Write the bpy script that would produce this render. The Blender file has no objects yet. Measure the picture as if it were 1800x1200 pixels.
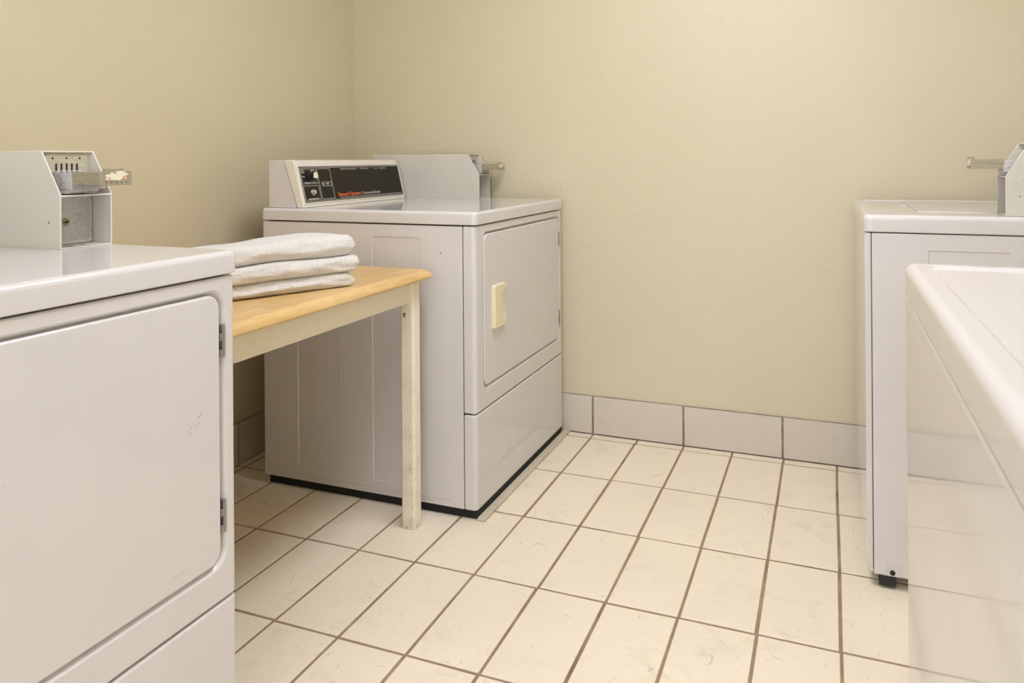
import bpy, bmesh, math, random
from mathutils import Vector, Matrix, noise
from math import sin, cos, pi, radians

random.seed(7)
S = bpy.context.scene
COL = S.collection

# ------------------------------------------------------------------ helpers
def link_mesh(name, bm, mats, parent=None, angle=32, loc=None):
    bmesh.ops.remove_doubles(bm, verts=bm.verts, dist=1e-6)
    bmesh.ops.recalc_face_normals(bm, faces=bm.faces)
    me = bpy.data.meshes.new(name)
    bm.to_mesh(me); bm.free()
    if not isinstance(mats, (list, tuple)):
        mats = [mats]
    for m in mats:
        me.materials.append(m)
    if angle:
        me.polygons.foreach_set('use_smooth', [True] * len(me.polygons))
        me.set_sharp_from_angle(angle=radians(angle))
    o = bpy.data.objects.new(name, me)
    COL.objects.link(o)
    if parent is not None:
        o.parent = parent
    if loc:
        o.location = loc
    if angle:
        w = o.modifiers.new('normals', 'WEIGHTED_NORMAL'); w.keep_sharp = True
    return o

def thing(name, label, cat, loc=(0, 0, 0), rz=0.0, group=None):
    o = bpy.data.objects.new(name, None)
    o.empty_display_size = 0.1
    COL.objects.link(o)
    o.location = loc; o.rotation_euler = (0, 0, rz)
    o['label'] = label; o['category'] = cat
    if group: o['group'] = group
    return o

def tag(o, label, cat, group=None):
    o['label'] = label; o['category'] = cat
    if group: o['group'] = group
    return o

def structure(o):
    o['kind'] = 'structure'; return o

def copy_tree(o, parent=None):
    c = o.copy(); COL.objects.link(c)
    if parent is not None: c.parent = parent
    for ch in list(o.children):
        copy_tree(ch, c)
    return c

def add_loops(bm, loops, cap0=True, cap1=True, closed=True, mat=0):
    """skin a list of equal-length 3D loops"""
    vs = [[bm.verts.new(p) for p in lp] for lp in loops]
    n = len(vs[0])
    for a, b in zip(vs[:-1], vs[1:]):
        for i in range(n if closed else n - 1):
            j = (i + 1) % n
            f = bm.faces.new((a[i], a[j], b[j], b[i])); f.material_index = mat
    if cap0:
        f = bm.faces.new(list(reversed(vs[0]))); f.material_index = mat
    if cap1:
        f = bm.faces.new(vs[-1]); f.material_index = mat

def rr(u0, u1, v0, v1, r, n=6):
    """rounded rectangle outline"""
    r = max(1e-5, min(r, (u1 - u0) / 2 - 1e-5, (v1 - v0) / 2 - 1e-5))
    out = []
    for (cu, cv, a0) in ((u1 - r, v1 - r, 0), (u0 + r, v1 - r, 90), (u0 + r, v0 + r, 180), (u1 - r, v0 + r, 270)):
        for k in range(n + 1):
            a = radians(a0 + 90 * k / n)
            out.append((cu + r * cos(a), cv + r * sin(a)))
    return out

PLANES = {
    'x': lambda u, v, w: (w, u, v),
    'y': lambda u, v, w: (u, w, v),
    'z': lambda u, v, w: (u, v, w),
}

def rplate(bm, plane, u0, u1, v0, v1, r, w0, w1, b0=0.0, b1=0.0, n=6, seg=3, mat=0, M=None):
    """rounded-rect slab between w0 and w1 with rounded rims b0 (at w0) and b1 (at w1)"""
    f = PLANES[plane] if isinstance(plane, str) else plane
    sg = 1 if w1 > w0 else -1
    prof = []
    if b0 > 0:
        for k in range(seg + 1):
            a = pi / 2 * k / seg
            prof.append((b0 * (1 - sin(a)), w0 + sg * b0 * (1 - cos(a))))
    else:
        prof.append((0, w0))
    if b1 > 0:
        for k in range(seg + 1):
            a = pi / 2 * k / seg
            prof.append((b1 * (1 - cos(a)), w1 - sg * b1 * (1 - sin(a))))
    else:
        prof.append((0, w1))
    loops = []
    for ins, w in prof:
        lp = rr(u0 + ins, u1 - ins, v0 + ins, v1 - ins, max(r - ins, 0.0004), n)
        loops.append([f(u, v, w) for u, v in lp])
    add_loops(bm, loops, mat=mat)

def taper_plate(bm, plane, u0, u1, v0, v1, r, w0, w1, ins, n=6, mat=0):
    """slab whose outline shrinks by ins from w0 to w1 (pressed recess cutter / draft)"""
    f = PLANES[plane] if isinstance(plane, str) else plane
    a = [f(u, v, w0) for u, v in rr(u0, u1, v0, v1, r, n)]
    b = [f(u, v, w1) for u, v in rr(u0 + ins, u1 - ins, v0 + ins, v1 - ins, max(r - ins, .0004), n)]
    add_loops(bm, [a, b], mat=mat)

def box(bm, x0, x1, y0, y1, z0, z1, mat=0, bev=0.0, seg=2):
    tb = bmesh.new()
    vs = [tb.verts.new(p) for p in ((x0, y0, z0), (x1, y0, z0), (x1, y1, z0), (x0, y1, z0),
                                    (x0, y0, z1), (x1, y0, z1), (x1, y1, z1), (x0, y1, z1))]
    for q in ((0, 3, 2, 1), (4, 5, 6, 7), (0, 1, 5, 4), (1, 2, 6, 5), (2, 3, 7, 6), (3, 0, 4, 7)):
        tb.faces.new([vs[i] for i in q])
    if bev > 0:
        bmesh.ops.bevel(tb, geom=tb.edges[:], offset=bev, segments=seg, profile=0.5, affect='EDGES')
    for f in tb.faces: f.material_index = mat
    join(bm, tb)

def join(bm, tb, M=None):
    if M is not None:
        bmesh.ops.transform(tb, matrix=M, verts=tb.verts)
    me = bpy.data.meshes.new('tmp')
    tb.to_mesh(me); tb.free()
    bm.from_mesh(me)
    bpy.data.meshes.remove(me)

def prism(bm, pts, plane, w0, w1, mat=0, bev=0.0, seg=2):
    f = PLANES[plane] if isinstance(plane, str) else plane
    tb = bmesh.new()
    add_loops(tb, [[f(u, v, w0) for u, v in pts], [f(u, v, w1) for u, v in pts]])
    bmesh.ops.recalc_face_normals(tb, faces=tb.faces)
    if bev > 0:
        bmesh.ops.bevel(tb, geom=tb.edges[:], offset=bev, segments=seg, profile=0.5, affect='EDGES')
    for fc in tb.faces: fc.material_index = mat
    join(bm, tb)

def disc(bm, c, axis, r, d0, d1, n=24, mat=0, bev=0.0, r2=None):
    """cylinder along an axis; c = centre in the plane (u, v)"""
    f = PLANES[axis] if isinstance(axis, str) else axis
    r2 = r if r2 is None else r2
    prof = [(r, d0)]
    if bev > 0:
        sg = 1 if d1 > d0 else -1
        for k in range(4):
            a = pi / 2 * k / 3
            prof.append((r2 - bev * (1 - cos(a)), d1 - sg * bev * (1 - sin(a))))
    else:
        prof.append((r2, d1))
    loops = [[f(c[0] + q * cos(2 * pi * i / n), c[1] + q * sin(2 * pi * i / n), w) for i in range(n)] for q, w in prof]
    add_loops(bm, loops, mat=mat)

def tube(bm, pts, r, n=10, mat=0):
    pts = [Vector(p) for p in pts]
    loops = []
    for i, p in enumerate(pts):
        t = (pts[min(i + 1, len(pts) - 1)] - pts[max(i - 1, 0)]).normalized()
        a = t.orthogonal().normalized() if i == 0 else (A - t * A.dot(t)).normalized()
        A = a
        b = t.cross(a)
        loops.append([tuple(p + a * r * cos(2 * pi * k / n) + b * r * sin(2 * pi * k / n)) for k in range(n)])
    add_loops(bm, loops, mat=mat)

def cut(bm, *cutters):
    """boolean difference of bm by cutter bmeshes (both consumed), returns a new bmesh"""
    bmesh.ops.recalc_face_normals(bm, faces=bm.faces)
    ma = bpy.data.meshes.new('a'); bm.to_mesh(ma); bm.free()
    oa = bpy.data.objects.new('a', ma); COL.objects.link(oa)
    tmp = []
    for cb in cutters:
        bmesh.ops.recalc_face_normals(cb, faces=cb.faces)
        mb = bpy.data.meshes.new('b'); cb.to_mesh(mb); cb.free()
        ob = bpy.data.objects.new('b', mb); COL.objects.link(ob)
        md = oa.modifiers.new('cut', 'BOOLEAN'); md.operation = 'DIFFERENCE'; md.solver = 'EXACT'; md.object = ob
        tmp.append(ob)
    dg = bpy.context.evaluated_depsgraph_get()
    ev = oa.evaluated_get(dg)
    res = bpy.data.meshes.new_from_object(ev)
    out = bmesh.new(); out.from_mesh(res)
    for o in tmp + [oa]:
        m = o.data
        bpy.data.objects.remove(o); bpy.data.meshes.remove(m)
    bpy.data.meshes.remove(res)
    return out

# ------------------------------------------------------------------ materials
def mat_new(name):
    m = bpy.data.materials.new(name); m.use_nodes = True
    nt = m.node_tree
    return m, nt, nt.nodes['Principled BSDF']

class NT:
    def __init__(s, nt): s.nt = nt
    def n(s, typ, **kw):
        x = s.nt.nodes.new(typ)
        for k, v in kw.items(): setattr(x, k, v)
        return x
    def l(s, a, b): s.nt.links.new(a, b)
    def math(s, op, a, b=None, c=None, clamp=False):
        x = s.n('ShaderNodeMath', operation=op); x.use_clamp = clamp
        for i, v in enumerate((a, b, c)):
            if v is None: continue
            if isinstance(v, (int, float)): x.inputs[i].default_value = v
            else: s.l(v, x.inputs[i])
        return x.outputs[0]
    def noise(s, vec, scale, detail=3, rough=.5, dim='3D'):
        x = s.n('ShaderNodeTexNoise'); x.inputs['Scale'].default_value = scale
        x.inputs['Detail'].default_value = detail; x.inputs['Roughness'].default_value = rough
        if vec is not None: s.l(vec, x.inputs['Vector'])
        return x.outputs['Fac']
    def ramp(s, fac, lo, hi, a=0.0, b=1.0):
        x = s.n('ShaderNodeMapRange'); x.clamp = True
        s.l(fac, x.inputs[0])
        for i, v in zip((1, 2, 3, 4), (lo, hi, a, b)): x.inputs[i].default_value = v
        return x.outputs[0]
    def mix(s, fac, a, b):
        x = s.n('ShaderNodeMix', data_type='RGBA')
        if isinstance(fac, (int, float)): x.inputs['Factor'].default_value = fac
        else: s.l(fac, x.inputs['Factor'])
        for v, k in ((a, 6), (b, 7)):
            if isinstance(v, (tuple, list)): x.inputs[k].default_value = (*v[:3], 1)
            else: s.l(v, x.inputs[k])
        return x.outputs[2]
    def objco(s):
        return s.n('ShaderNodeTexCoord').outputs['Object']
    def mapping(s, vec, scale=(1, 1, 1), loc=(0, 0, 0), rot=(0, 0, 0)):
        x = s.n('ShaderNodeMapping'); s.l(vec, x.inputs[0])
        x.inputs['Location'].default_value = loc; x.inputs['Rotation'].default_value = rot; x.inputs['Scale'].default_value = scale
        return x.outputs[0]
    def bump(s, h, strength, dist, bsdf):
        x = s.n('ShaderNodeBump'); x.inputs['Strength'].default_value = strength; x.inputs['Distance'].default_value = dist
        s.l(h, x.inputs['Height']); s.l(x.outputs[0], bsdf.inputs['Normal'])

def plain(name, col, rough=.5, metal=0.0, coat=0.0, spec=.5):
    m, nt, b = mat_new(name)
    b.inputs['Base Color'].default_value = (*col, 1)
    b.inputs['Roughness'].default_value = rough
    b.inputs['Metallic'].default_value = metal
    b.inputs['Coat Weight'].default_value = coat
    b.inputs['Specular IOR Level'].default_value = spec
    return m

def enamel(name, col, rough=.085, specks=True, scratches=()):
    m, nt, b = mat_new(name); k = NT(nt)
    co = k.objco()
    big = k.noise(co, 5, 3)
    c = k.mix(k.ramp(big, .3, .7), [v * .975 for v in col], col)
    if specks:
        sp = k.ramp(k.noise(co, 75, 2), .785, .81)
        c = k.mix(k.math('MULTIPLY', sp, .35), c, (.36, .32, .26))
    for (y0, z0, y1, z1, wd, st) in scratches:      # hairline scuffs at real places on the sheet (local y, z)
        sep = k.n('ShaderNodeSeparateXYZ'); k.l(co, sep.inputs[0])
        L = math.hypot(y1 - y0, z1 - z0); ux, uz = (y1 - y0) / L, (z1 - z0) / L
        dy = k.math('SUBTRACT', sep.outputs[1], y0); dz = k.math('SUBTRACT', sep.outputs[2], z0)
        along = k.math('ADD', k.math('MULTIPLY', dy, ux), k.math('MULTIPLY', dz, uz))
        across = k.math('ABSOLUTE', k.math('SUBTRACT', k.math('MULTIPLY', dy, uz), k.math('MULTIPLY', dz, ux)))
        inr = k.math('MULTIPLY', k.math('GREATER_THAN', along, 0), k.math('LESS_THAN', along, L))
        inr = k.math('MULTIPLY', inr, k.math('LESS_THAN', across, wd))
        inr = k.math('MULTIPLY', inr, k.ramp(k.noise(co, 220, 2), .42, .55, 0, st))
        c = k.mix(inr, c, (.22, .20, .22))
    k.l(c, b.inputs['Base Color'])
    b.inputs['Roughness'].default_value = rough
    k.bump(k.noise(co, 7, 1), .012, .01, b)
    return m

ENAMEL_COL = (.68, .655, .645)
M_ENAMEL = enamel('white_enamel', ENAMEL_COL)
M_DOOR = enamel('door_enamel', ENAMEL_COL, scratches=(
    (.688, .628, .722, .652, .0008, .8), (.690, .622, .715, .638, .0007, .6), (.671, .402, .690, .408, .0009, .6), (.655, .404, .676, .409, .0006, .6)))
M_WASHER = enamel('washer_enamel', (.70, .672, .665), rough=.08)
M_BEZEL = enamel('console_plastic', (.80, .76, .67), rough=.3, specks=False)
M_CASE = enamel('grey_white_paint', (.64, .615, .545), rough=.28)
M_EDGE = plain('painted_edge_highlight', (.84, .80, .72), .4)  # paler colour on the case rims, imitating light caught by the sheet edges
M_DARK = plain('dark_gap', (.012, .011, .010), .8)
M_BLACK = plain('black_panel', (.020, .016, .009), .42, spec=.22)
M_KNOB = plain('black_plastic', (.012, .013, .018), .35)
M_PRINT = plain('white_print', (.72, .70, .65), .6)
M_ORANGE = plain('orange_print', (.86, .17, .03), .5)
M_IVORY = plain('ivory_plastic', (.80, .72, .50), .38)
M_STEEL = plain('dull_steel', (.32, .30, .29), .38, metal=.6)
M_CHROME = plain('chrome', (.75, .73, .70), .2, metal=1)
M_BRASS = plain('old_brass', (.40, .34, .20), .4, metal=.8)
M_HOLE = plain('hole_black', (.02, .018, .015), .9)
M_RUBBER = plain('black_rubber', (.02, .02, .02), .7)
M_STICK = plain('cream_sticker', (.78, .72, .55), .5)
M_RED = plain('red_print', (.72, .26, .20), .5)

def zinc(name, col, rough=.36, dirt=.6):
    m, nt, b = mat_new(name); k = NT(nt)
    co = k.objco()
    br = k.noise(k.mapping(co, (1, 8, 60)), 8, 3)
    sp = k.ramp(k.noise(co, 55, 5, .65), .56, .72, 0, dirt)
    c = k.mix(k.ramp(br, .3, .7), [v * .8 for v in col], col)
    c = k.mix(sp, c, (.10, .085, .065))
    k.l(c, b.inputs['Base Color'])
    b.inputs['Metallic'].default_value = .35
    k.l(k.ramp(br, .3, .7, rough - .06, rough + .1), b.inputs['Roughness'])
    return m
M_ZINC = zinc('zinc_plate', (.68, .67, .66))
M_ZINCY = zinc('yellowed_zinc_plate', (.66, .62, .47), dirt=.25)
M_SLIDE = zinc('slide_metal', (.44, .40, .29), .32, .25)

def wall_paint():
    m, nt, b = mat_new('cream_wall_paint'); k = NT(nt)
    co = k.objco()
    big = k.noise(co, 1.3, 3)
    c = k.mix(k.ramp(big, .3, .7), (.64, .575, .405), (.665, .60, .43))
    sp = k.ramp(k.noise(co, 23, 2), .80, .82)
    c = k.mix(k.math('MULTIPLY', sp, .5), c, (.47, .42, .30))
    k.l(c, b.inputs['Base Color'])
    b.inputs['Roughness'].default_value = .42
    h = k.math('ADD', k.noise(co, 85, 4, .6), k.math('MULTIPLY', k.noise(co, 22, 2), .5))
    k.bump(h, .22, .006, b)
    return m
M_WALL = wall_paint()

def tile_mat(name, base, dark, marks=1.0, rough=.3):
    m, nt, b = mat_new(name); k = NT(nt)
    co = k.objco()
    big = k.noise(co, 2.6, 4, .6)
    c = k.mix(k.ramp(big, .3, .7), [v * .95 for v in base], base)
    # grime clouds
    g = k.math('MULTIPLY', k.ramp(k.noise(co, 9, 6, .7), .54, .74), k.ramp(k.noise(co, 1.7, 2), .42, .62))
    c = k.mix(k.math('MULTIPLY', g, .34 * marks), c, dark)
    # curved hairline scuffs
    nn = k.noise(co, 5.5, 1.2, .4)
    ln = k.math('LESS_THAN', k.math('PINGPONG', k.math('ADD', nn, .01), .055), .0030)
    msk = k.ramp(k.noise(k.mapping(co, loc=(3.1, 1.7, .4)), 17, 3), .57, .66)
    c = k.mix(k.math('MULTIPLY', k.math('MULTIPLY', ln, msk), .38 * marks), c, (.36, .30, .19))
    # small specks
    sp = k.ramp(k.noise(co, 85, 3, .6), .66, .71)
    c = k.mix(k.math('MULTIPLY', sp, .42 * marks), c, (.30, .25, .16))
    k.l(c, b.inputs['Base Color'])
    k.l(k.ramp(big, .3, .7, rough - .04, rough + .1), b.inputs['Roughness'])
    k.bump(k.noise(co, 30, 4, .6), .06, .004, b)
    return m
M_TILE = tile_mat('cream_floor_tile', (.88, .79, .63), (.42, .36, .22), rough=.36)
M_BBTILE = tile_mat('greyish_base_tile', (.66, .60, .51), (.38, .33, .27), .7, rough=.42)

def grout_mat():
    m, nt, b = mat_new('brown_grout'); k = NT(nt)
    co = k.objco()
    n = k.noise(co, 11, 5, .7)
    c = k.mix(k.ramp(n, .35, .65), (.265, .175, .108), (.385, .275, .182))
    d = k.ramp(k.noise(co, 5, 3), .60, .70)
    c = k.mix(k.math('MULTIPLY', d, .75), c, (.08, .05, .03))
    k.l(c, b.inputs['Base Color']); b.inputs['Roughness'].default_value = .9
    k.bump(k.noise(co, 260, 3), .4, .002, b)
    return m
M_GROUT = grout_mat()

def grey_grout():
    m, nt, b = mat_new('grey_grout'); k = NT(nt)
    c = k.mix(k.ramp(k.noise(k.objco(), 16, 5, .7), .35, .65), (.16, .13, .10), (.34, .30, .25))
    k.l(c, b.inputs['Base Color']); b.inputs['Roughness'].default_value = .9
    return m
M_GROUTG = grey_grout()

def wood_mat():
    m, nt, b = mat_new('butcher_block_wood'); k = NT(nt)
    co = k.objco()
    sep = k.n('ShaderNodeSeparateXYZ'); k.l(co, sep.inputs[0])
    cmb = k.n('ShaderNodeCombineXYZ')
    k.l(sep.outputs[1], cmb.inputs[0]); k.l(sep.outputs[0], cmb.inputs[1])
    br = k.n('ShaderNodeTexBrick'); k.l(k.mapping(cmb.outputs[0], loc=(.03, .017, 0)), br.inputs['Vector'])
    br.inputs['Color1'].default_value = (0, 0, 0, 1); br.inputs['Color2'].default_value = (1, 1, 1, 1)
    br.inputs['Mortar'].default_value = (.4, .4, .4, 1)
    br.inputs['Scale'].default_value = 1.0; br.inputs['Mortar Size'].default_value = .0006
    br.inputs['Brick Width'].default_value = .135; br.inputs['Row Height'].default_value = .045
    br.offset = .37; br.squash = 1.0
    rgb = k.n('ShaderNodeSeparateColor'); k.l(br.outputs['Color'], rgb.inputs[0])
    st = rgb.outputs[0]
    c = k.mix(st, (.60, .385, .125), (.77, .535, .24))
    # grain shifts with every stave
    cm2 = k.n('ShaderNodeCombineXYZ')
    k.l(sep.outputs[0], cm2.inputs[0]); k.l(k.math('ADD', k.math('MULTIPLY', sep.outputs[1], .09), k.math('MULTIPLY', st, 3.0)), cm2.inputs[1]); k.l(sep.outputs[2], cm2.inputs[2])
    gr = k.noise(cm2.outputs[0], 85, 5, .6)
    c = k.mix(k.ramp(gr, .38, .66, 0, .5), c, (.50, .29, .09))
    c = k.mix(k.ramp(k.noise(co, 3.5, 2), .35, .65, 0, .35), c, (.78, .58, .30))
    # end-joint lines
    c = k.mix(k.math('MULTIPLY', br.outputs['Fac'], .45), c, (.30, .17, .06))
    k.l(c, b.inputs['Base Color'])
    b.inputs['Roughness'].default_value = .34
    k.bump(gr, .05, .002, b)
    return m
M_WOOD = wood_mat()

def leg_paint():
    m, nt, b = mat_new('worn_cream_paint'); k = NT(nt)
    co = k.objco()
    sep = k.n('ShaderNodeSeparateXYZ'); k.l(co, sep.inputs[0])
    c = (.86, .80, .645)
    low = k.ramp(sep.outputs[2], .62, .05, .15, 1)
    g = k.math('MULTIPLY', k.ramp(k.noise(co, 14, 6, .7), .47, .68), low)
    c = k.mix(k.math('MULTIPLY', g, .42), c, (.38, .34, .25))
    sp = k.math('MULTIPLY', k.ramp(k.noise(co, 60, 3, .6), .64, .68), low)
    c = k.mix(k.math('MULTIPLY', sp, .6), c, (.20, .13, .07))
    k.l(c, b.inputs['Base Color']); b.inputs['Roughness'].default_value = .42
    k.bump(k.noise(co, 40, 3), .08, .003, b)
    return m
M_LEG = leg_paint()

def terry(name, col):
    m, nt, b = mat_new(name); k = NT(nt)
    co = k.objco()
    n1 = k.noise(co, 400, 2, .7)
    n2 = k.noise(co, 210, 2, .6)
    h = k.math('ADD', n1, n2)
    c = k.mix(k.ramp(n1, .35, .65), [v * .86 for v in col], col)
    k.l(c, b.inputs['Base Color']); b.inputs['Roughness'].default_value = .95
    b.inputs['Sheen Weight'].default_value = .5
    b.inputs['Specular IOR Level'].default_value = .1
    k.bump(h, .7, .008, b)
    return m
M_TOWEL = terry('white_terry', (.95, .915, .86))
M_CEIL = plain('ceiling_white', (.80, .78, .73), .8)

# ------------------------------------------------------------------ geometry constants (metres)
XL, XR = -.195, 2.70          # left / right wall
YB, YF = 0.0, -4.30           # back baseboard face / wall behind the camera
HC = 2.45
WT = .008                     # tile thickness of the baseboard
TA, TB = .17462, .3520        # floor tile pitch
GX0, GY1 = 1.7657, -.3956

# ------------------------------------------------------------------ room shell
def wall(name, p0, p1, z0, z1, nrm):
    """solid wall slab 0.1 m thick, nrm points outwards (away from the room)"""
    bm = bmesh.new()
    x0, y0 = p0; x1, y1 = p1
    t = .1
    box(bm, min(x0, x1) + min(0, nrm[0] * t), max(x0, x1) + max(0, nrm[0] * t),
        min(y0, y1) + min(0, nrm[1] * t), max(y0, y1) + max(0, nrm[1] * t), z0, z1)
    return structure(link_mesh(name, bm, M_WALL, angle=0))

wall('wall_left', (XL, YF), (XL, YB + WT), -.02, HC, (-1, 0))
wall('wall_back', (XL - .1, YB + WT), (XR + .1, YB + WT), -.02, HC, (0, 1))
wall('wall_right', (XR, YF), (XR, YB + WT), -.02, HC, (1, 0))
wall('wall_front', (XL - .1, YF), (XR + .1, YF), -.02, HC, (0, -1))
bm = bmesh.new(); box(bm, XL - .1, XR + .1, YF - .1, YB + .12, HC, HC + .1)
structure(link_mesh('ceiling', bm, M_CEIL, angle=0))

# floor: individually laid tiles on a grout bed, one continuous floor
bm = bmesh.new()
box(bm, XL - .02, XR + .02, YF - .02, YB + .02, -.06, -.0022, mat=1)
G = .0040
i0 = math.floor((XL - GX0) / TA) - 0; i1 = math.ceil((XR - GX0) / TA)
def jl(k, s, amp): return amp * noise.noise(Vector((k * 3.17, s * 1.31, 5.5)))
for i in range(i0, i1):
    for j in range(-1, 13):
        yt = GY1 - (j - 1) * TB; yb_ = yt - TB
        xa = GX0 + i * TA; xb = xa + TA
        q = [random.uniform(-.0009, .0009) for _ in range(8)]
        xs0 = max(xa + G + jl(i, j, .0020), XL - .01); xs1 = min(xb - G + jl(i + 1, j, .0020), XR + .01)
        y1_ = min(yt - G * 1.05 + jl(j, i + 50, .0018), YB - .0045 if j < 0 else 9); y0_ = max(yb_ + G * 1.05 + jl(j + 1, i + 50, .0018), YF - .01)
        if j == -1: y1_ = YB - .004
        if xs1 - xs0 < .01 or y1_ - y0_ < .008: continue
        cs = [(xs0 + q[0], y0_ + q[1]), (xs1 + q[2], y0_ + q[3]), (xs1 + q[4], y1_ + q[5]), (xs0 + q[6], y1_ + q[7])]
        hz = [random.uniform(-.00035, .00035) for _ in range(4)]
        bot = [bm.verts.new((x, y, -.004)) for x, y in cs]
        mid = [bm.verts.new((x, y, -.0010)) for x, y in cs]
        mx = sum(c[0] for c in cs) / 4; my = sum(c[1] for c in cs) / 4
        top = []
        for (x, y), h in zip(cs, hz):
            dx = -.0012 if x > mx else .0012; dy = -.0012 if y > my else .0012
            top.append(bm.verts.new((x + dx, y + dy, h - .0002)))
        for lo, hi in ((bot, mid), (mid, top)):
            for k in range(4):
                bm.faces.new((lo[k], lo[(k + 1) % 4], hi[(k + 1) % 4], hi[k])).material_index = 0
        bm.faces.new(top).material_index = 0
structure(link_mesh('floor', bm, [M_TILE, M_GROUT], angle=0))

# baseboard tiles
HB = .1463
def baseboard(name, along, a0, a1, joint0, face, out):
    bm = bmesh.new()
    P = 2 * TA - .0003
    def add(u0, u1, w0, w1, z0, z1, mat, bev):
        if along == 'x': box(bm, u0, u1, min(w0, w1), max(w0, w1), z0, z1, mat, bev, 2)
        else: box(bm, min(w0, w1), max(w0, w1), u0, u1, z0, z1, mat, bev, 2)
    add(a0, a1, face + out * .0035, face + out * WT, -.004, HB - .001, 1, 0)
    add(a0, a1, face + out * .0015, face + out * WT, HB - .001, HB + .0011, 1, 0)
    k = math.floor((a0 - joint0) / P)
    while joint0 + k * P < a1:
        u0 = max(joint0 + k * P + .0036, a0); u1 = min(joint0 + (k + 1) * P - .0036, a1)
        if u1 - u0 > .01:
            add(u0, u1, face, face + out * WT, .0022, HB + random.uniform(-.001, .0006), 0, .0012)
        k += 1
    return structure(link_mesh(name, bm, [M_BBTILE, M_GROUTG], angle=40))
baseboard('baseboard_back', 'x', XL, XR, .8905, YB, 1)
baseboard('baseboard_left', 'y', YF, YB, -.74, XL + WT, -1)
baseboard('baseboard_right', 'y', YF, YB, -.74, XR - WT, 1)
baseboard('baseboard_front', 'x', XL, XR, .8905, YF + WT, -1)

# ------------------------------------------------------------------ text
def text_bm(body, size, spacing=1.0, bold=0.0, shear=0.0):
    cu = bpy.data.curves.new('t', 'FONT'); cu.body = body; cu.size = size
    cu.space_character = spacing; cu.offset = bold; cu.shear = shear
    cu.extrude = .00018; cu.resolution_u = 3
    o = bpy.data.objects.new('t', cu); COL.objects.link(o)
    dg = bpy.context.evaluated_depsgraph_get()
    me = bpy.data.meshes.new_from_object(o.evaluated_get(dg))
    tb = bmesh.new(); tb.from_mesh(me)
    bpy.data.objects.remove(o); bpy.data.curves.remove(cu); bpy.data.meshes.remove(me)
    return tb

def fit_text(body, u0, u1, v0, h, spacing=1.0, bold=0.0, shear=0.0):
    """text whose outline fills u0..u1 and stands on v0 with height h"""
    tb = text_bm(body, 1.0, spacing, bold, shear)
    xs = [v.co.x for v in tb.verts]; ys = [v.co.y for v in tb.verts]
    caps = max(ys)
    sx = (u1 - u0) / (max(xs) - min(xs)); sy = h / caps
    x0 = min(xs)
    for v in tb.verts:
        v.co.x = (v.co.x - x0) * sx + u0; v.co.y = v.co.y * sy + v0
        v.co.z = .0002 if v.co.z > 0 else 0.0
    return tb

# ------------------------------------------------------------------ dryer
DW = .804; DH = .914; DF = .777
def frame_mat(y0, x_b, z_b, x_t, z_t):
    """(u, v, w) -> console slope frame: u along +y, v up the slope, w out of the face"""
    sl = Vector((x_t - x_b, 0, z_t - z_b)).normalized()
    u = Vector((0, 1, 0)); w = u.cross(sl)
    m = Matrix(((u.x, sl.x, w.x, x_b), (u.y, sl.y, w.y, y0), (u.z, sl.z, w.z, z_b), (0, 0, 0, 1)))
    return m

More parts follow.
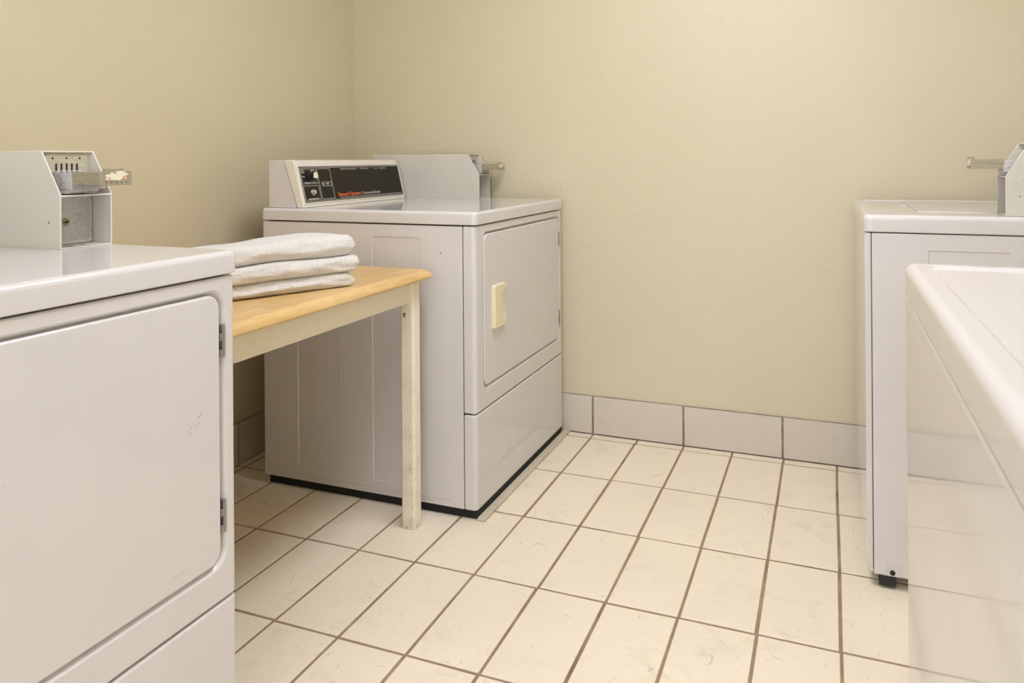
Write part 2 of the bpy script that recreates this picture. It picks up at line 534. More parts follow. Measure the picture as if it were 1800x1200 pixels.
def console(parent, y0, y1, zb, lettering=True, name='console'):
    """sloped control console standing at the back edge of a machine; local machine coordinates"""
    bm = bmesh.new()
    prism(bm, [(.008, zb), (.1215, zb), (.0655, zb + .158), (.008, zb + .158)], 'y', y0, y1, bev=.0025)
    co = link_mesh(name, bm, M_ENAMEL, parent)
    bm = bmesh.new()
    pr = [(.1228, zb), (.1505, zb)]
    # front slope with a rounded brow
    cx, cz, r = .0985, zb + .144, .0142
    for k in range(7):
        a = radians(14 + 76 * k / 6)
        pr.append((cx + r * cos(a), cz + r * sin(a)))
    pr.append((.0668, zb + .1582))
    prism(bm, pr, 'y', y0 - .001, y1, bev=.004, seg=3)
    # pressed rim around the panel
    M = frame_mat(0, .1505, zb, .1125, zb + .158)
    FR = lambda u, v, w: tuple(M @ Vector((u, v, w)))
    ua, ub, va, vb = y0 + .0075, y1 - .006, .016, .1395
    loops = []
    for ins, w in ((-.006, -.001), (-.0045, .0022), (-.002, .0034), (.0002, .0026), (.0006, -.001)):
        loops.append([FR(u, v, w) for u, v in rr(ua + ins, ub - ins, va + ins, vb - ins, .003, 3)])
    add_loops(bm, loops, cap0=False, cap1=False)
    be = link_mesh('bezel', bm, M_BEZEL, co)
    # black control panel
    bm = bmesh.new()
    rplate(bm, FR, ua + .0006, ub - .0006, va + .0006, vb - .0006, .002, -.001, .0012, n=3)
    link_mesh('control_panel', bm, M_BLACK, co)
    if not lettering:
        return co
    # printed lines
    bm = bmesh.new()
    def rect(u0, u1, v0, v1, t=.0011):
        for a in ((u0, u1, v0, v0 + t), (u0, u1, v1 - t, v1), (u0, u0 + t * 1.3, v0, v1), (u1 - t * 1.3, u1, v0, v1)):
            rplate(bm, FR, a[0], a[1], a[2], a[3], .0002, .0011, .0014, n=1)
    def bar(u0, u1, v0, v1):
        rplate(bm, FR, u0, u1, v0, v1, .0003, .0011, .0014, n=1)
    rect(ua + .004, ub - .004, va + .0035, vb - .0035, .0012)
    a0 = y0 + .016
    rect(a0, a0 + .086, .0795, .1315); rect(a0, a0 + .086, .0245, .0735)
    rect(a0 + .0915, a0 + .1665, .0245, .1315)
    rect(a0 + .106, a0 + .1615, .0695, .0845, .0013)
    bar(a0 + .112, a0 + .118, .0738, .0805)
    for k in range(4): bar(a0 + .130 + k * .0042, a0 + .133 + k * .0042, .0752, .0793)
    def scribble(u, v, n, h=.003):
        for k in range(n): bar(u + k * .0032, u + k * .0032 + .0022, v, v + h)
    scribble(a0 + .006, .1245, 4); scribble(a0 + .006, .1185, 5); scribble(a0 + .055, .1245, 7); scribble(a0 + .004, .1035, 5)
    scribble(a0 + .012, .0828, 20); scribble(a0 + .016, .0268, 18)
    bar(a0 + .198, ub - .012, .0245, .0258)
    link_mesh('printed_line', bm, M_PRINT, co, angle=0)
    Mt = M @ Matrix.Translation((0, 0, .0012))
    def word(txt, u0, u1, v0, h, mat, **kw):
        bm = bmesh.new(); join(bm, fit_text(txt, u0, u1, v0, h, **kw), Mt)
        link_mesh('lettering', bm, mat, co, angle=0)
    for txt, u0, u1 in (('PERMANENT', .246, .354), ('PRESS', .376, .430), ('\u2022', .4475, .4525), ('ALL', .474, .497), ('FABRIC', .511, .556)):
        if txt == '\u2022':
            word(txt, y0 + u0, y0 + u1, .1268, .0042, M_PRINT)
        else:
            word(txt, y0 + u0, y0 + u1, .1255, .0056, M_PRINT, spacing=1.5)
    word('Commercial', y0 + .356, y0 + .437, .0315, .0095, M_PRINT)
    word('Dryer', y0 + .442, y0 + .482, .0315, .0095, M_PRINT)
    word('Speed', y0 + .204, y0 + .267, .0312, .0118, M_ORANGE, bold=.018)
    word('Queen', y0 + .274, y0 + .348, .0312, .0118, M_ORANGE, bold=.018)
    # selector knob with a pale pointer cap, and the metal push button
    def frd(cu, cv): return (lambda u, v, w: FR(cu + u, cv + v, w))
    bm = bmesh.new()
    f = frd(a0 + .046, .1035)
    disc(bm, (0, 0), f, .0185, .001, .009, 28, bev=.002)
    disc(bm, (0, 0), f, .0125, .008, .026, 24, bev=.001)
    link_mesh('selector_knob', bm, M_KNOB, co)
    bm = bmesh.new()
    pts = [(.0115 * cos(radians(a)), .0115 * sin(radians(a))) for a in range(-120, 121, 20)] + [(-.0165, -.002)]
    pts = [(u * cos(.35) - v * sin(.35), u * sin(.35) + v * cos(.35)) for u, v in pts]
    add_loops(bm, [[f(u, v, .0255) for u, v in pts], [f(u, v, .0275) for u, v in pts], [f(u * .85, v * .85, .0283) for u, v in pts]])
    link_mesh('knob_cap', bm, M_STICK, co)
    bm = bmesh.new()
    f = frd(a0 + .045, .050)
    disc(bm, (0, 0), f, .0105, .001, .005, 24, bev=.001)
    disc(bm, (0, 0), f, .0075, .005, .013, 24, bev=.002)
    link_mesh('push_button', bm, M_CHROME, co)
    return co

def feet(parent, W, x0, x1, zt, mat=None):
    for fx in (x0, x1):
        for fy in (.06, W - .06):
            bm = bmesh.new()
            disc(bm, (fx, fy), 'z', .018, 0, .010, 16)
            disc(bm, (fx, fy), 'z', .007, .010, zt + .004, 10)
            link_mesh('foot', bm, mat or M_RUBBER, parent)

def side_relief(bm, y_face, inward, rects, extra=()):
    """press shallow recesses into a flat side at y = y_face (inward = +1/-1 into the body)"""
    cs = []
    for (x0, x1, z0, z1, r) in rects:
        c = bmesh.new()
        taper_plate(c, 'y', x0, x1, z0, z1, r, y_face - inward * .002, y_face + inward * .0018, .0045, n=5)
        cs.append(c)
    for (cx, cz, r) in extra:
        c = bmesh.new()
        f = PLANES['y']; n = 40
        lps = []
        for q, w in ((r - .0016, y_face - inward * .002), (r + .0016, y_face - inward * .002), (r + .0004, y_face + inward * .003), (r - .0004, y_face + inward * .003), (r - .0016, y_face - inward * .002)):
            lps.append([f(cx + q * cos(2 * pi * i / n), cz + q * sin(2 * pi * i / n), w) for i in range(n)])
        add_loops(c, lps, cap0=False, cap1=False)
        bmesh.ops.remove_doubles(c, verts=c.verts, dist=1e-6)
        cs.append(c)
    return cut(bm, *cs)

def plan_prism(x0, x1, y0, y1, z0, z1, rf, rb, bt, bb, n=6):
    """upright slab, front vertical corners rounded rf, rear rb, rims bt (top) / bb (bottom)"""
    def outline(ins):
        out = []
        for (cx, cy, a0, r) in ((x1, y1, 0, rf), (x0, y1, 90, rb), (x0, y0, 180, rb), (x1, y0, 270, rf)):
            r_ = max(r - ins, .0003)
            sx = -1 if cx == x1 else 1; sy = -1 if cy == y1 else 1
            ox = cx + sx * (ins + r_); oy = cy + sy * (ins + r_)
            for k in range(n + 1):
                a = radians(a0 + 90 * k / n)
                out.append((ox + r_ * cos(a), oy + r_ * sin(a)))
        return out
    prof = []
    for k in range(4):
        a = pi / 2 * k / 3
        prof.append((bb * (1 - sin(a)), z0 + bb * (1 - cos(a))))
    for k in range(5):
        a = pi / 2 * k / 4
        prof.append((bt * (1 - cos(a)), z1 - bt * (1 - sin(a))))
    bm = bmesh.new()
    add_loops(bm, [[(x, y, z) for x, y in outline(i)] for i, z in prof])
    return bm

def build_dryer():
    t = thing('dryer', '', 'dryer')
    W = DW
    # cabinet with pressed side panels
    bm = bmesh.new(); box(bm, 0, .7345, 0, W, .028, .8705, bev=.003)
    rects = [(.134, .297, .073, .832, .010), (.4175, .5945, .067, .835, .012)]
    bm = side_relief(bm, 0.0, 1, rects, extra=[(.2165, .1275, .0545)])
    c = bmesh.new(); taper_plate(c, 'y', .010, .7085, -.02, .0505, .012, -.002, .0016, .003, n=5)
    bm = cut(bm, c)
    for f in bm.faces: f.material_index = 0
    box(bm, .69, .757, .005, W - .005, .034, .893, mat=1)  # black filler inside the seams, stands in for the shade in the gaps
    box(bm, .02, .70, .006, W - .006, .85, .893, mat=1)
    link_mesh('cabinet', bm, [M_ENAMEL, M_DARK], t)
    bm = bmesh.new()
    disc(bm, (.663, .789), 'y', .0024, -.0012, .002, 12)
    link_mesh('screw', bm, M_STEEL, t)
    bm = bmesh.new(); box(bm, .012, .7745, .012, W - .012, .0006, .0300)  # black block added under the body to darken the shadowed floor gap
    link_mesh('base', bm, M_DARK, t, angle=0)
    # one-piece lid of the cabinet
    bm = plan_prism(-.001, .7815, -.003, W + .003, .8742, DH, .016, .006, .0105, .003)
    link_mesh('top_cover', bm, M_ENAMEL, t)
    # front panel with a dished door opening
    bm = plan_prism(.7372, DF, 0, W, .3135, .8708, .014, .002, .004, .006)
    c = bmesh.new()
    f = PLANES['x']
    lps = []
    for ins, w in ((-.004, DF + .004), (.0, DF - .0005), (.004, DF - .0045), (.0065, DF - .0105), (.0085, DF - .0115)):
        lps.append([f(u, v, w) for u, v in rr(.0515 + ins, .7785 - ins, .371 + ins, .8505 - ins, .034 - ins, 10)])
    add_loops(c, lps)
    bm = cut(bm, c)
    link_mesh('front_panel', bm, M_ENAMEL, t)
    bm = plan_prism(.7372, DF, 0, W, .028, .3102, .014, .002, .005, .004)
    link_mesh('kick_panel', bm, M_ENAMEL, t)
    # door
    bm = bmesh.new()
    rplate(bm, 'x', .0620, .7630, .3820, .8420, .026, DF - .0112, DF + .0012, .001, .0042, n=10, seg=4)
    d = link_mesh('door', bm, M_ENAMEL, t)
    # moulded pull
    bm = bmesh.new()
    rplate(bm, 'x', .1160, .2075, .5450, .6785, .006, DF + .0008, DF + .0140, 0, .0030, n=4)
    c = bmesh.new()
    bmesh.ops.create_uvsphere(c, u_segments=40, v_segments=24, radius=1.0,
                              matrix=Matrix.Translation((DF + .0190, .2065, .6118)) @ Matrix.Diagonal((.0128, .056, .0560, 1)))
    bm = cut(bm, c)
    link_mesh('handle', bm, M_IVORY, d, angle=40)
    # hinges in the groove on the right
    for z0 in (.430, .7320):
        bm = bmesh.new()
        box(bm, DF - .0100, DF - .0075, .7600, .7790, z0, z0 + .0555)
        hb = link_mesh('hinge', bm, M_DARK, t, angle=0)
        bm = bmesh.new()
        for k in range(4):
            a = z0 + .0005 + k * .0139
            y0 = .7672 if k % 2 else .7640
            box(bm, DF - .0085, DF + .0010, y0 if k % 2 == 0 else .7690, .7745, a, a + .0128, bev=.0008)
        disc(bm, (DF - .001, .7725), 'z', .0027, z0, z0 + .0555, 12)
        link_mesh('knuckle', bm, M_STEEL, hb)
    console(t, .021, .680, DH)
    feet(t, W, .06, .70, .028)
    return t

LAB_A = 'white commercial dryer in the back corner with black control panel, left of bare wall'
LAB_B = 'large white dryer filling the lower left foreground, its door seen close up'
A_Y, B_Y = -.829, -2.638
dry = build_dryer()
dry.location = (0, A_Y, 0)
dry2 = copy_tree(dry)
dry2.location = (0, B_Y, 0)
for ch in dry2.children:                                   # the near dryer's door carries its own hairline scuffs
    if ch.name.startswith('door'):
        ch.data = ch.data.copy(); ch.data.materials[0] = M_DOOR
for o, l in ((dry, LAB_A), (dry2, LAB_B)):
    o['label'] = l; o['group'] = 'white front-loading dryers along the left wall'

# thin strip lying on the floor along the foot of the corner dryer
bm = bmesh.new()
M_STRIP = tile_mat('grey_green_strip', (.62, .56, .43), (.20, .17, .11), 1.3, .6)
box(bm, .7760, .8010, -.826, -.006, 0.0005, .0095, bev=.002)
tag(link_mesh('floor_strip', bm, M_STRIP), 'thin grey-green strip lying on the tiles along the foot of the corner dryer', 'strip')

# ------------------------------------------------------------------ washers
WW, WD, WH = .775, .690, .925
def build_washer():
    t = thing('washing_machine', '', 'washer')
    W = WW
    bm = bmesh.new(); box(bm, 0, .6742, 0, W, .033, .8800, bev=.003, seg=3)
    bm = side_relief(bm, W, -1, [(.375, .551, .07, .8435, .006), (.10, .27, .07, .8435, .006)])
    bm = side_relief(bm, 0, 1, [(.375, .551, .07, .8435, .006), (.10, .27, .07, .8435, .006)])
    c = bmesh.new(); taper_plate(c, 'y', .612, .6455, .0, .0655, .006, W + .002, W - .0015, .0025, n=4)
    bm = cut(bm, c)
    for f in bm.faces: f.material_index = 0
    box(bm, .60, .682, .006, W - .006, .045, .900, mat=1)  # black inner block that paints the panel gaps as dark as deep shade
    box(bm, .02, .65, .006, W - .006, .85, .900, mat=1)
    link_mesh('cabinet', bm, [M_WASHER, M_DARK], t)
    bm = bmesh.new(); f = PLANES['y']
    disc(bm, (.6325, .0425), 'y', .0062, W - .003, W + .0012, 18, bev=.001)
    link_mesh('screw', bm, M_HOLE, t)
    # front sheet with rolled-under foot
    pr = [(.6758, .8798), (.6758, .037)]
    for k in range(9):
        a = radians(-90 + 90 * k / 8)
        pr.append((.6765 + .0135 * cos(a), .0680 + .031 * sin(a)))
    for k in range(5):
        a = radians(0 + 90 * k / 4)
        pr.append((.6830 + .0070 * cos(a), .8727 + .0070 * sin(a)))
    bm = bmesh.new(); prism(bm, pr, 'y', .0, W, bev=.0012, seg=2)
    link_mesh('front_panel', bm, M_WASHER, t)
    # top with rolled rim, lid well and finger notch
    bm = plan_prism(-.001, WD + .002, -.002, W + .002, .8822, WH, .018, .008, .012, .003, n=8)
    c = bmesh.new()
    taper_plate(c, 'z', .018, WD - .022, .022, W - .022, .012, WH + .002, WH - .0028, .007, n=6)
    c2 = bmesh.new()
    taper_plate(c2, 'z', .165, .558, .055, .588, .014, WH + .004, WH - .0068, .002, n=6)
    c3 = bmesh.new()
    bmesh.ops.create_uvsphere(c3, u_segments=24, v_segments=14, radius=1.0,
                              matrix=Matrix.Translation((.560, .335, WH - .002)) @ Matrix.Diagonal((.026, .055, .007, 1)))
    bm = cut(bm, c, c2, c3)
    link_mesh('top_cover', bm, M_WASHER, t)
    bm = bmesh.new()
    rplate(bm, 'z', .169, .5525, .0585, .5845, .012, WH - .0066, WH - .0012, .001, .0026, n=6)
    link_mesh('lid', bm, M_WASHER, t)
    console(t, .03, .575, WH - .0028, lettering=False)
    feet(t, W, .06, .64, .033)
    # black leveling bracket seen under the front corner
    bm = bmesh.new(); box(bm, .625, .663, W - .045, W - .004, .006, .034, bev=.002)
    link_mesh('bracket', bm, M_RUBBER, t)
    return t

wa = build_washer()
wa.location = (2.519, -.018, 0); wa.rotation_euler = (0, 0, pi)
wb = copy_tree(wa)
wb.location = (2.535, -1.738, 0); wb.rotation_euler = (0, 0, pi)
wa['label'] = 'white washing machine against the back wall at the right, coin box on its top'
wb['label'] = 'nearest white washing machine cut off by the lower right corner, bare glossy top'
for o in (wa, wb): o['group'] = 'white washing machines on the right'

# ------------------------------------------------------------------ coin boxes
def build_coin_box(L, label, loc, rz, sticker_side):
    t = thing('coin_box', label, 'coin box', loc, rz, 'metal coin boxes on the machine tops')
    w = .108; th = .0022
    side = [(0, 0), (L, 0), (L, .097), (L - .048, .177), (0, .177)]
    bm = bmesh.new()
    prism(bm, side, 'y', 0, th, bev=.0006, seg=1)
    prism(bm, side, 'y', w - th, w, bev=.0006, seg=1)
    box(bm, 0, L - .048, th * .5, w - th * .5, .177 - th, .177)            # roof
    box(bm, 0, L - .0005, th * .5, w - th * .5, .0004, th)                 # floor
    box(bm, 0, th, th * .5, w - th * .5, .001, .176)                       # back
    box(bm, L - .062, L - .0004, th * .5, w - th * .5, .0935, .0965, bev=.0006, seg=1)   # shelf
    box(bm, L - .064, L - .056, th * .5, w - th * .5, .0965, .176)         # inner bulkhead
    box(bm, L - .060, L - .052, th * .5, w - th * .5, .001, .094)          # vault bulkhead
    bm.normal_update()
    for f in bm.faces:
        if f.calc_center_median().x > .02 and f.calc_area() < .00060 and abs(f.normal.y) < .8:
            f.material_index = 1  # rim faces get the painted highlight colour
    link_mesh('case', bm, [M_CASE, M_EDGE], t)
    # rivets and a hole in the flanks
    for (x, z, r) in ((L - .030, .048, .0022), (L - .022, .078, .0016))[:2 if rz else 1]:
        for ya, yb in ((-.0006, .001), (w - .001, w + .0006)):
            bm = bmesh.new(); disc(bm, (x, z), 'y', r, ya, yb, 12)
            link_mesh('rivet', bm, M_STEEL, t)
    # vault door: framed steel plate with a round lock
    bm = bmesh.new()
    rplate(bm, 'x', .004, w - .0035, .0030, .0930, .004, L - .0522, L - .0475, 0, .001, n=3)
    c = bmesh.new()
    rplate(c, 'x', .006, w - .0120, .0100, .0860, .004, L - .0440, L - .0505, 0, 0, n=3)
    bm = cut(bm, c)
    v = link_mesh('vault_door', bm, M_ZINC, t)
    bm = bmesh.new()
    disc(bm, (.050, .0445), 'x', .0068, L - .0520, L - .0485, 24, bev=.0008)
    lk = link_mesh('lock', bm, M_BRASS, v)
    bm = bmesh.new(); box(bm, L - .0487, L - .0480, .0465, .0545, .0435, .0460)
    disc(bm, (.0485, .0442), 'x', .0021, L - .0487, L - .0480, 12)
    link_mesh('keyhole', bm, M_HOLE, v, angle=0)
    for y in (.034, .060):
        bm = bmesh.new()
        disc(bm, (L - .020, y), 'z', .0058, th - .0005, th + .0006, 18)
        link_mesh('screw', bm, M_STEEL, t)
    # coin plate with five slots
    bm = bmesh.new()
    rplate(bm, 'x', .010, .098, .1330, .1715, .006, L - .0562, L - .0530, 0, .0008, n=4)
    p = link_mesh('coin_plate', bm, M_ZINCY, t)
    bm = bmesh.new()
    for y in (.026, .054, .082): disc(bm, (y, .1635), 'x', .0019, L - .0533, L - .0524, 12)
    for k in range(5):
        y = .0330 + k * .0107
        box(bm, L - .0533, L - .0522, y - .0016, y + .0016, .1395, .1535)
        box(bm, L - .0530, L - .0370, y - .0010, y + .0022, .1366, .1378)
    link_mesh('coin_slot', bm, M_HOLE, p, angle=0)
    # slide housing under the plate
    bm = bmesh.new()
    prism(bm, [(L - .0562, .1060), (L + .0020, .1060), (L - .0015, .1372), (L - .0562, .1372)], 'y', .0215, .0935, bev=.0012)
    prism(bm, [(L - .0562, .0985), (L - .0060, .0985), (L + .0010, .1058), (L - .0562, .1058)], 'y', .0190, .0800, bev=.0008)
    for k in range(4):
        y = .0350 + k * .0107
        box(bm, L - .0545, L - .0380, y, y + .0072, .1372, .1410, bev=.0008, seg=1)
    box(bm, L - .0545, L - .0400, .0245, .0315, .1372, .1400, bev=.0008, seg=1)
    link_mesh('slide_housing', bm, M_ZINC, t)
    # sliding coin tray pulled out: flat channel with an end plate
    bm = bmesh.new()
    y0, y1, z0, z1 = .0245, .0905, .1145, .1380
    prism(bm, [(L + .0005, z0 + .004), (L + .004, z0), (L + .014, z0 + .0005), (L + .021, z0 + .0045), (L + .029, z0 + .0005), (L + .068, z0), (L + .068, z1), (L - .001, z1)], 'y', y0, y0 + .0022, bev=.0003, seg=1)
    box(bm, L - .010, L + .068, y1 - .0022, y1, z0, z1, bev=.0004, seg=1)
    box(bm, L - .010, L + .068, y0 + .001, y1 - .001, z1 - .0030, z1 - .0006)
    rplate(bm, 'x', y0 - .0006, y1 + .0006, z0 - .0010, z1 + .0012, .0015, L + .0665, L + .0700, .0003, .0008, n=3)
    box(bm, L + .060, L + .0695, y0 + .012, y1 - .016, z1 - .001, z1 + .0060, bev=.0008, seg=1)
    s = link_mesh('coin_slide', bm, M_SLIDE, t)
    # worn sticker and punched dots on the end plate
    bm = bmesh.new()
    cy, cz = .058, .1305; pts = []
    for k in range(30):
        a = 2 * pi * k / 30
        q = 1 + .55 * noise.noise(Vector((cos(a) * 2.6, sin(a) * 2.6, 1.7 + L)))
        pts.append((cy + .0215 * q * cos(a), cz + .0082 * q * sin(a)))
    add_loops(bm, [[(L + .0698, u, v) for u, v in pts], [(L + .0705, u, v) for u, v in pts]])
    st = link_mesh('sticker', bm, M_STICK, s)
    for blob in (((.0150, -.0035, .0026), (.0172, -.0012, .0015)), ((-.0150, -.0040, .0018), (-.0170, -.0050, .0013))):
        bm = bmesh.new()
        for (dy, dz, r) in blob:
            disc(bm, (cy + dy, cz + dz), 'x', r, L + .0700, L + .0707, 14)
        link_mesh('sticker_print', bm, M_RED, s)
    bm = bmesh.new()
    for k in range(5): disc(bm, (.036 + k * .0108, .1185), 'x', .0011, L + .0695, L + .0704, 10)
    disc(bm, (cy - .003, cz + .0052), 'x', .0012, L + .0700, L + .0709, 10)
    link_mesh('punched_dot', bm, M_HOLE, s, angle=0)
    # bent return lever below the slide
    bm = bmesh.new()
    tube(bm, [(L - .024, .066, .098), (L - .018, .063, .102), (L - .012, .058, .107), (L - .010, .052, .111), (L - .012, .046, .113)], .0032, 10)
    link_mesh('lever', bm, M_STEEL, t)
    return t

build_coin_box(.494, 'grey coin box on the near left dryer, open front showing lock and coin slots', (-.015, B_Y + .697, DH), 0, 1)
build_coin_box(.487, 'off-white coin box standing on the corner dryer beside its control panel', (-.015, A_Y + .700, DH), 0, 1)
build_coin_box(.430, 'pale coin box on the right washer at the picture edge, its slide pointing left', (2.1448 + .430, -.7206 + .108, WH - .0022), pi, 1)

# ------------------------------------------------------------------ table
TX0, TX1, TY0, TY1 = -.165, .6690, -1.805, -.8875
ZT = .750
tb_ = thing('table', 'wooden-topped table with cream legs between the two dryers, towels on it', 'table', ((TX0 + TX1) / 2, (TY0 + TY1) / 2, 0))
ox, oy = (TX0 + TX1) / 2, (TY0 + TY1) / 2
bm = bmesh.new()
prof = [(.010, .7230), (.004, .7236), (.0012, .7258), (0, .7290), (.0008, .7335), (.0040, .7395), (.0090, .7450), (.0145, .7485), (.0180, .7492), (.0186, .7499), (.022, .7500)]
add_loops(bm, [[(u - ox, v - oy, z) for u, v in rr(TX0 + i, TX1 - i, TY0 + i, TY1 - i, .012, 5)] for i, z in prof])
link_mesh('tabletop', bm, M_WOOD, tb_, angle=30)
LX = ((-.140, -.0955), (.5885, .6340)); LY = ((-1.775, -1.730), (-.9475, -.9040))
for (a, b) in LX:
    for (c, d) in LY:
        bm = bmesh.new()
        rplate(bm, 'z', a - ox, b - ox, c - oy, d - oy, .0085, 0, .7232, .0015, 0, n=5)
        lg = link_mesh('leg', bm, M_LEG, tb_)
        if a > .5 and d > -1:
            bm = bmesh.new()
            disc(bm, (.6045 - ox, .6230), 'y', .0042, c - oy - .0012, c - oy + .002, 14)
            box(bm, .6045 - ox - .0016, .6045 - ox + .0016, c - oy - .0011, c - oy + .001, .6130, .6230)
            link_mesh('bolt', bm, M_BRASS, lg)
for (x0, x1, y0, y1) in ((.5960, .6145, -1.730, -.9472), (-.128, -.110, -1.730, -.9472), (-.0955, .5885, -.936, -.918), (-.0955, .5885, -1.764, -1.746)):
    bm = bmesh.new(); box(bm, x0 - ox, x1 - ox, y0 - oy, y1 - oy, .6540, .7232, bev=.0015)
    link_mesh('apron', bm, M_LEG, tb_)

# ------------------------------------------------------------------ towels
def sheet(level, s_, a):
    """height of the surface between two towels of the stack (level 0 = tabletop)"""
    base = (.7506, .7865, .8300, .8830)[level]
    if level == 0: return base
    q = base + (.0040, .0050, .0050)[level - 1] * noise.noise(Vector((s_ * 3.1, a * 5.0, level * 4.7)))
    if level == 1: q -= .002 * max(0, s_ - .3)
    if level == 2: q -= .004 * math.exp(-((s_ - .72) / .2) ** 2)
    if level == 3: q -= .0115 * s_ - .003 * sin(s_ * 7.5) * (1 - .3 * s_) + .060 * max(0, a - .03)
    return q

def towel(name, label, lv, L, D, shift, seed):
    P0 = Vector((.639, -1.238)); d1 = Vector((-.442, -.897)).normalized(); d2 = Vector((-.897, .442)).normalized()
    org = P0 + d1 * shift[0] + d2 * shift[1]
    nu, nt = 170, 150
    bm = bmesh.new()
    loops = []
    R = .020
    flat = D - 2 * R
    per = 2 * flat + 2 * pi * R
    for i in range(nu + 1):
        s_ = i / nu
        e = min(1.0, min(s_, 1 - s_) * L / .018)
        k = max(.03, math.sqrt(max(0.0, 1 - (1 - e) ** 2.3)))
        lp = []
        for j in range(nt):
            q = j / nt * per
            if q < pi * R:
                an = pi / 2 + q / R; a = R + R * cos(an); b = sin(an)          # front fold
            elif q < pi * R + flat:
                a = R + (q - pi * R); b = -1.0
            elif q < 2 * pi * R + flat:
                an = -pi / 2 + (q - pi * R - flat) / R; a = D - R + R * cos(an); b = sin(an)
            else:
                a = D - R - (q - 2 * pi * R - flat); b = 1.0
            ins = .012 * (1 - k)
            a = ins + a * (D - 2 * ins) / D
            x = s_ * L
            mid = max(0.0, 1 - b * b)
            # slack in the fold: the front swells and sags a little
            a += mid * (.0075 * noise.noise(Vector((x * 8, seed, b * 1.3))) + .004 * noise.noise(Vector((x * 23, b * 2, seed + 4))))
            if e < 1: x += (.006 * noise.noise(Vector((a * 14, b * 1.6, seed + 9))) + .005 * (b + .3) * sin(seed)) * (1 - e)
            fz = .0012 * noise.noise(Vector((x * 190, a * 190, b * 3 + seed))) + .0006 * noise.noise(Vector((x * 420, a * 420, b * 9 + seed)))
            lo = sheet(lv, s_, a) + .0004; hi = sheet(lv + 1, s_, a)
            t = .5 + .5 * b * k
            z = lo + (hi - lo) * t
            if lv == 2: z += t * (.0035 * noise.noise(Vector((x * 14, a * 12, seed))))
            if b > -.9:
                a -= fz * (mid > .05) * (1 if a < D / 2 else -1)
                z += fz * (.9 if (lv == 2 and b > .5) else .25 * mid)
            p2 = org + d1 * x + d2 * a
            lp.append((p2.x, p2.y, max(z, .7506)))
        loops.append(lp)
    add_loops(bm, loops)
    o = link_mesh(name, bm, M_TOWEL, angle=180)
    o.modifiers.clear()
    tag(o, label, 'towel', 'folded white towels stacked on the table')
    return o

towel('towel', 'bottom white towel of the folded stack, lying on the wooden tabletop', 0, .43, .215, (.003, .002), 1.3)
towel('towel', 'middle white towel sandwiched between two others in the folded stack', 1, .435, .215, (-.005, -.004), 5.1)
towel('towel', 'topmost white towel of the folded stack, its upper face exposed', 2, .435, .215, (.004, .001), 9.7)

# ------------------------------------------------------------------ ceiling lights
def ceiling_light(x, y, label, sx=.60, sy=1.20, watts=10.0, col=(.85, .87, .97)):
    t = thing('ceiling_light', label, 'light', (x, y, HC), 0, 'ceiling light fittings above the room')
    bm = bmesh.new()
    for a in ((-sx / 2, sx / 2, -sy / 2, -sy / 2 + .03), (-sx / 2, sx / 2, sy / 2 - .03, sy / 2),
              (-sx / 2, -sx / 2 + .03, -sy / 2, sy / 2), (sx / 2 - .03, sx / 2, -sy / 2, sy / 2)):
        box(bm, a[0], a[1], a[2], a[3], -.05, 0, bev=.003)
    link_mesh('frame', bm, M_CEIL, t)
    m, nt, b = mat_new('lit_diffuser')
    b.inputs['Emission Color'].default_value = (*col, 1); b.inputs['Emission Strength'].default_value = watts
    b.inputs['Base Color'].default_value = (.9, .9, .9, 1)
    bm = bmesh.new(); box(bm, -sx / 2 + .031, sx / 2 - .031, -sy / 2 + .031, sy / 2 - .031, -.035, -.02)
    link_mesh('diffuser', bm, m, t, angle=0)
    return t
ceiling_light(1.40, -1.40, 'long ceiling light over the middle of the room', watts=16.0)
ceiling_light(1.45, -3.35, 'long ceiling light behind the camera', watts=5.0)

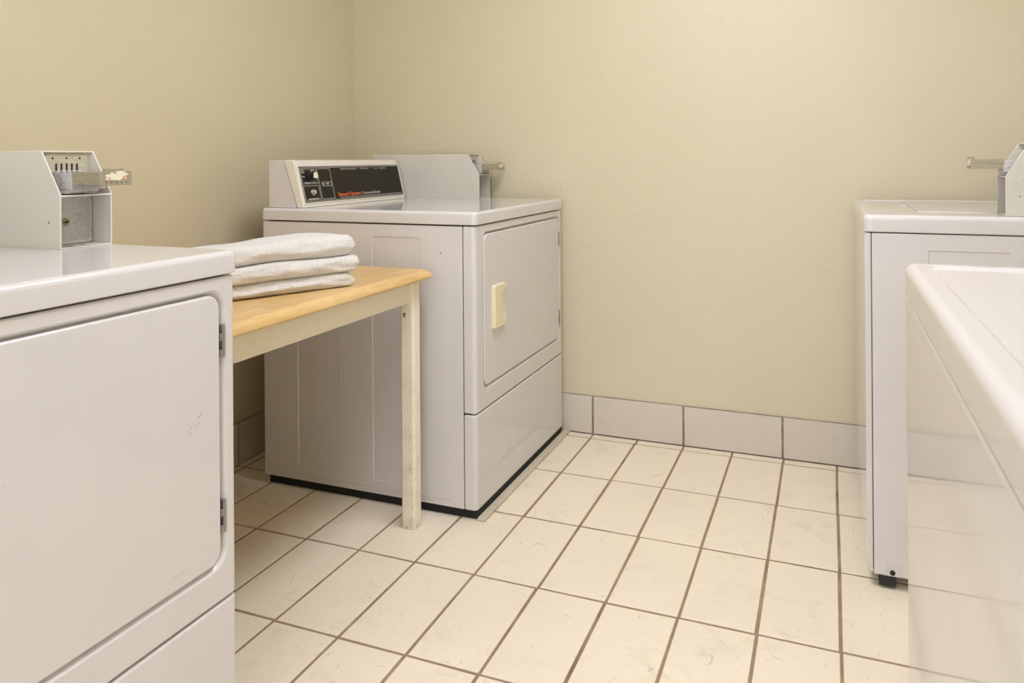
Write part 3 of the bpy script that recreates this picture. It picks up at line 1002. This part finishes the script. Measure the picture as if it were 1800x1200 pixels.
# frosted glowing panel added behind the camera as fill light for the room
WX0, WX1, WZ0, WZ1 = .55, 2.25, .16, 2.15
bm = bmesh.new()
for q in ((WX0, WX1, WZ0, WZ0 + .06), (WX0, WX1, WZ1 - .06, WZ1), (WX0, WX0 + .06, WZ0, WZ1), (WX1 - .06, WX1, WZ0, WZ1), (1.37, 1.43, WZ0, WZ1)):
    box(bm, q[0], q[1], YF + .001, YF + .045, q[2], q[3], bev=.003)
wf = structure(link_mesh('fill_panel_1', bm, M_CEIL))
m, nt, b_ = mat_new('fill_panel_glow')
b_.inputs['Base Color'].default_value = (.8, .8, .8, 1)
b_.inputs['Emission Color'].default_value = (.86, .90, 1, 1); b_.inputs['Emission Strength'].default_value = 3.3
bm = bmesh.new(); box(bm, WX0 + .05, WX1 - .05, YF + .004, YF + .016, WZ0 + .05, WZ1 - .05)
link_mesh('glow_pane', bm, m, wf, angle=0)

# ------------------------------------------------------------------ world, camera, view
w = bpy.data.worlds.new('World'); S.world = w; w.use_nodes = True
w.node_tree.nodes['Background'].inputs[0].default_value = (.8, .8, .8, 1)
w.node_tree.nodes['Background'].inputs[1].default_value = .2

f_px, py = 1374.38, 279.89
yaw, roll = .3859, -.0074
fwd = Vector((-sin(yaw), cos(yaw), 0)); rt = Vector((cos(yaw), sin(yaw), 0)); up = Vector((0, 0, 1))
R_ = rt * cos(roll) + up * sin(roll); U_ = up * cos(roll) - rt * sin(roll)
cam = bpy.data.cameras.new('camera'); co = bpy.data.objects.new('camera', cam); COL.objects.link(co)
co.matrix_world = Matrix(((R_.x, U_.x, -fwd.x, 1.7498), (R_.y, U_.y, -fwd.y, -2.9290), (R_.z, U_.z, -fwd.z, 1.0693), (0, 0, 0, 1)))
cam.sensor_fit = 'HORIZONTAL'; cam.sensor_width = 36.0
cam.lens = 36.0 * f_px / 1800.0
cam.shift_y = (py - 600.0) / 1800.0
cam.clip_start = .02
S.camera = co

S.view_settings.view_transform = 'Standard'
S.view_settings.look = 'None'
S.view_settings.gamma = 1.0
S.view_settings.use_curve_mapping = False
S.view_settings.exposure = 0.0
S.cycles.max_bounces = 10
S.cycles.diffuse_bounces = 6
S.cycles.glossy_bounces = 6
